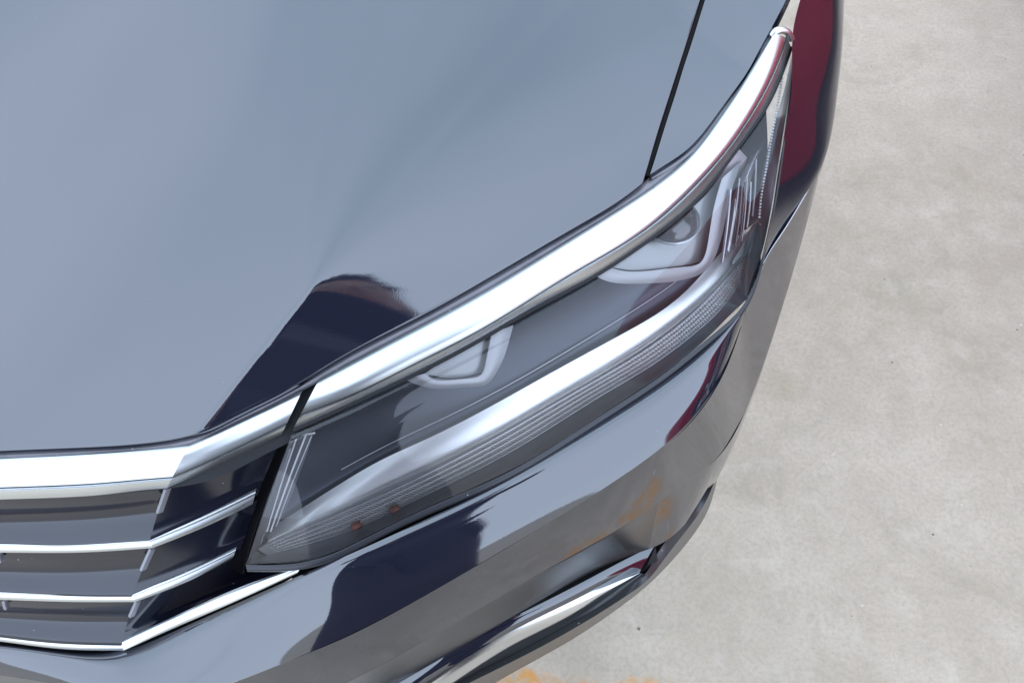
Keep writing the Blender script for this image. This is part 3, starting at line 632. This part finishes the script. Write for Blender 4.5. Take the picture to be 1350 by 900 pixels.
# ================================================================== neighbouring red car (seen in the reflections)
ROOT = np.array([2.10, 1.6, 0.])
redp = mat('red_paint', (.42, .007, .014), .1, 0, 1.5, vary=(3, .1))
glassm = mat('dark_glass', (.015, .017, .02), .03, 0, 1.6)
red = tag(empty('parked_car', tuple(ROOT)), 'red car parked beside the navy car, mirrored in its paint', 'car')
def sect(y, w, zb_, zs, zr, wr):
    """half section of the body: sill, belt, roof"""
    return [(-w * .86, y, zb_), (-w * .96, y, zb_ + .06), (-w, y, zb_ + .3), (-w * .985, y, zs - .1), (-w * .93, y, zs), (-wr, y, zr - .04), (-wr * .7, y, zr), (0, y, zr + .015), (wr * .7, y, zr), (wr, y, zr - .04), (w * .93, y, zs), (w * .985, y, zs - .1), (w, y, zb_ + .3), (w * .96, y, zb_ + .06), (w * .86, y, zb_)]
cx_ = 2.10; YO = -1.5
secs = [(0.95, .70, .28, .66, .70, .6), (1.05, .82, .22, .74, .77, .66), (1.4, .89, .2, .84, .88, .7), (2.1, .9, .2, .93, .97, .72), (2.3, .9, .2, .95, 1.03, .70), (2.95, .9, .2, .96, 1.40, .58), (3.6, .9, .2, .97, 1.44, .58), (4.3, .9, .2, .98, 1.40, .57), (4.9, .89, .22, .99, 1.08, .68), (5.2, .87, .25, .97, 1.01, .68), (5.35, .78, .3, .85, .88, .6)]
V = np.array([[np.array(q) + [cx_, 0, 0] for q in sect(*s_)] for s_ in secs]) + np.array([0, YO, 0])
d_ = np.array([s_[0] + YO for s_ in secs]); ys = np.linspace(d_[0], d_[-1], 70)
Vd = spl(d_, V.reshape(len(secs), -1), ys).reshape(70, -1, 3)
rb = G(); rb.grid(Vd, ref=np.array([cx_, 1.6, .6]))
for e in (0, -1):
    n_ = Vd.shape[1]; rb.add(np.vstack([Vd[e], Vd[e].mean(0)]), [(i, i + 1, n_) for i in range(n_ - 1)])
rb.build('body', redp, red)
for sg_ in (-1, 1):
    for ya, yb_ in ((1.25, 2.0), (2.06, 2.85)):
        def wp(y, t_):
            k_ = np.interp(y, d_, [s_[3] for s_ in secs]); r_ = np.interp(y, d_, [s_[4] for s_ in secs]); wr_ = np.interp(y, d_, [s_[5] for s_ in secs]); w_ = .9
            return np.array([cx_ + sg_ * ((w_ * .93) * (1 - t_) + wr_ * t_ + .006), y, (k_ * (1 - t_) + (r_ - .04) * t_)])
        G().grid(np.array([[wp(y, t_) for y in np.linspace(ya, yb_, 8)] for t_ in (.08, .5, .9)])).build('side_window', glassm, red)
    for y_ in (.22, 3.0):
        wheel(red, cx_ + sg_ * .905, y_, sg_)
    G().box(np.array([cx_ + sg_ * .98, 1.25, 1.0]), (.08, .04, .055)).build('wing_mirror', redp, red)
    for ya in (1.0, 2.02, 2.95):
        G().box(np.array([cx_ + sg_ * .893, ya, .62]), (.004, .003, .27)).build('door_gap', black, red, False)
    G().grid(np.array([[np.array([cx_ + sg_ * w_, y, z]) for w_, y in ((.45, -.5), (.62, -.48), (.75, -.4))] for z in (.60, .70)]) - [0, .012, 0]).build('headlight', glassm, red)
ws = np.array([[np.array([cx_ + x * (.66 * (1 - t_) + .52 * t_), 0.84 + .58 * t_, 1.05 + .34 * t_]) for x in np.linspace(-1, 1, 8)] for t_ in np.linspace(0, 1, 5)])
G().grid(ws).build('windscreen', glassm, red)

# ================================================================== the photographer (seen mirrored in the paint)
ROOT = np.array([0.13, -.36, 0.])
cloth = mat('dark_jacket', (.034, .028, .034), .85, vary=(7, .8)); skin = mat('skin', (.45, .27, .2), .5); hairm = mat('black_hair', (.012, .011, .012), .6); denim = mat('dark_jeans', (.02, .023, .035), .9)
ph = tag(empty('person', tuple(ROOT)), 'person in dark jacket holding a phone over the headlight', 'person')
def skinned(name, J, E_, m, parent, sub=2):
    me = bpy.data.meshes.new(name); me.from_pydata([tuple(np.array(j[:3]) - ROOT) for j in J], E_, []); me.materials.append(m)
    o = bpy.data.objects.new(name, me); COL.objects.link(o); o.parent = parent
    md = o.modifiers.new('skin', 'SKIN'); md.use_smooth_shade = True
    for v, j in zip(me.skin_vertices[0].data, J): v.radius = (j[3], j[4] if len(j) > 4 else j[3])
    me.skin_vertices[0].data[0].use_root = True
    s_ = o.modifiers.new('sub', 'SUBSURF'); s_.levels = sub; s_.render_levels = sub
    return o
X0 = .13
body = [(X0, -.40, .28, .23, .13), (X0, -.40, .55, .25, .14), (X0, -.40, .82, .25, .15), (X0, -.36, 1.10, .25, .15), (X0, -.27, 1.30, .24, .14), (X0 + .01, -.16, 1.42, .19, .12), (X0, -.07, 1.49, .10), (X0 + .02, -.05, 1.57, .075),
        (-.10, -.18, 1.41, .075), (-.22, -.12, 1.20, .06), (-.10, -.07, 1.24, .035), (X0 + .23, -.16, 1.43, .075), (X0 + .24, -.08, 1.22, .06), (.09, -.07, 1.24, .035)]
skinned('jacket', body, [(0, 1), (1, 2), (2, 3), (3, 4), (4, 5), (5, 6), (6, 7), (5, 8), (8, 9), (9, 10), (5, 11), (11, 12), (12, 13)], cloth, ph)
legs = [(X0, -.40, .90, .18, .13), (X0 - .11, -.40, .80, .11), (X0 - .12, -.38, .48, .085), (X0 - .13, -.40, .10, .055), (X0 - .14, -.30, .04, .04, .05), (X0 + .11, -.40, .80, .11), (X0 + .12, -.38, .48, .085), (X0 + .13, -.40, .10, .055), (X0 + .14, -.30, .04, .04, .05)]
skinned('trousers', legs, [(0, 1), (1, 2), (2, 3), (3, 4), (0, 5), (5, 6), (6, 7), (7, 8)], denim, ph)
# head: shaped ellipsoid with brow, nose and chin
HC = np.array([X0 + .05, -.02, 1.68]); tilt = Matrix.Rotation(math.radians(-38), 3, 'X')
def head_mesh(scale, m, name, hair=False):
    V = []; nth, nph = 40, 28
    for i in range(nph + 1):
        b = -math.pi / 2 + math.pi * i / nph
        for j in range(nth):
            a = 2 * math.pi * j / nth; x, y, z = math.cos(b) * math.cos(a), math.cos(b) * math.sin(a), math.sin(b)
            px_, py_, pz_ = .076 * x, .095 * y, .118 * z
            if z < 0: px_ *= 1 + .32 * z; 
            if not hair and y > 0:
                py_ += .020 * math.exp(-((x / .16) ** 2 + ((z + .12) / .22) ** 2)) - .010 * math.exp(-(((abs(x) - .38) / .16) ** 2 + ((z - .08) / .14) ** 2)) + .006 * math.exp(-((x / .3) ** 2 + ((z + .52) / .08) ** 2))
            if hair:
                k_ = 1.14 + .34 * random.random() ** 4 + .06 * math.sin(5 * a + 3 * b)
                if y > .15 and z < .45: k_ = .93
                if z < -.35: k_ = .93
                px_ *= k_; py_ *= k_; pz_ *= k_
            V.append(HC + np.array(tilt @ Vector((px_, py_, pz_))) * scale)
    F = [(i * nth + j, i * nth + (j + 1) % nth, (i + 1) * nth + (j + 1) % nth, (i + 1) * nth + j) for i in range(nph) for j in range(nth)]
    return make(name, V, F, m, ph)
hd = head_mesh(1, skin, 'head'); head_mesh(1, hairm, 'hair', True)
eyem = mat('eye_white', (.6, .6, .6), .3); lipsm = mat('lips', (.4, .16, .14), .5)
for sx in (-1, 1):
    for nm, q, r_, m in (('eye', (.029 * sx, .080, .010), .011, eyem), ('pupil', (.029 * sx, .0885, .009), .005, black)):
        bm_ = bmesh.new(); bmesh.ops.create_uvsphere(bm_, u_segments=12, v_segments=8, radius=r_); me = bpy.data.meshes.new(nm); bm_.to_mesh(me); bm_.free(); me.materials.append(m)
        o = bpy.data.objects.new(nm, me); COL.objects.link(o); o.parent = hd; o.location = Vector(HC + np.array(tilt @ Vector(q)) - ROOT)
    E2 = [HC + np.array(tilt @ Vector((.078 * sx, -.005 + .012 * math.cos(a), .0 + .028 * math.sin(a)))) for a in np.linspace(0, 2 * math.pi, 14)]
    G().tube(E2, .006, 6).build('ear', skin, hd)
G().tube([HC + np.array(tilt @ Vector((x, .092 - 6 * x * x, -.062))) for x in np.linspace(-.022, .022, 9)], .0045, 6).build('mouth', lipsm, hd)
# hands: palm, four bent fingers and a thumb each, closed on the short ends of the phone
fw = np.array([0, math.cos(PIT), -math.sin(PIT)]); upv = np.array([0, math.sin(PIT), math.cos(PIT)]); rt = np.array([1., 0, 0])
PC = C0 - fw * .012
for sx in (-1, 1):
    wr_ = np.array([(.09 if sx > 0 else -.10), -.07, 1.24])
    pc_ = PC + rt * sx * .092 - fw * .012 - upv * .02
    J = [(*wr_, .024), (*((wr_ + pc_) / 2), .026), (*pc_, .028, .018)]; Ed = [(0, 1), (1, 2)]
    for k_, ln2 in enumerate((.9, 1., .95, .78)):
        o_ = pc_ + upv * (.028 - .018 * k_) + rt * sx * .003
        a_ = o_ + rt * sx * -.006 - fw * -.012 * ln2 + upv * .004; b_ = a_ + fw * .010 * ln2 - rt * sx * .010; c_ = b_ - rt * sx * .014 * ln2
        n0 = len(J); J += [(*a_, .0085), (*b_, .008), (*c_, .0068)]; Ed += [(2, n0), (n0, n0 + 1), (n0 + 1, n0 + 2)]
    tb = pc_ - fw * .012 - upv * .012 - rt * sx * .008; tc_ = tb - rt * sx * .024 + upv * .006; n0 = len(J); J += [(*tb, .010), (*tc_, .008)]; Ed += [(2, n0), (n0, n0 + 1)]
    skinned('hand', J, Ed, skin, ph, 1)
ROOT = np.array(PC)
phone = tag(empty('phone', tuple(PC)), 'black phone held level in both hands of the person', 'phone')
Mx = np.stack([rt, upv, fw], 1)
o = G().box(PC - fw * .0, (.078, .037, .004), Mx).build('case', mat('phone_case', (.02, .02, .022), .4), phone, False); bv = o.modifiers.new('b', 'BEVEL'); bv.width = .003; bv.segments = 3
G().box(PC - fw * .0045, (.074, .034, .0006), Mx).build('screen', glassm, phone, False)
for k_ in (-.012, .012): G().tube([PC + fw * (.004) + rt * (.055) + upv * k_, PC + fw * .006 + rt * .055 + upv * k_], .006, 12).build('camera_ring', glassm, phone)
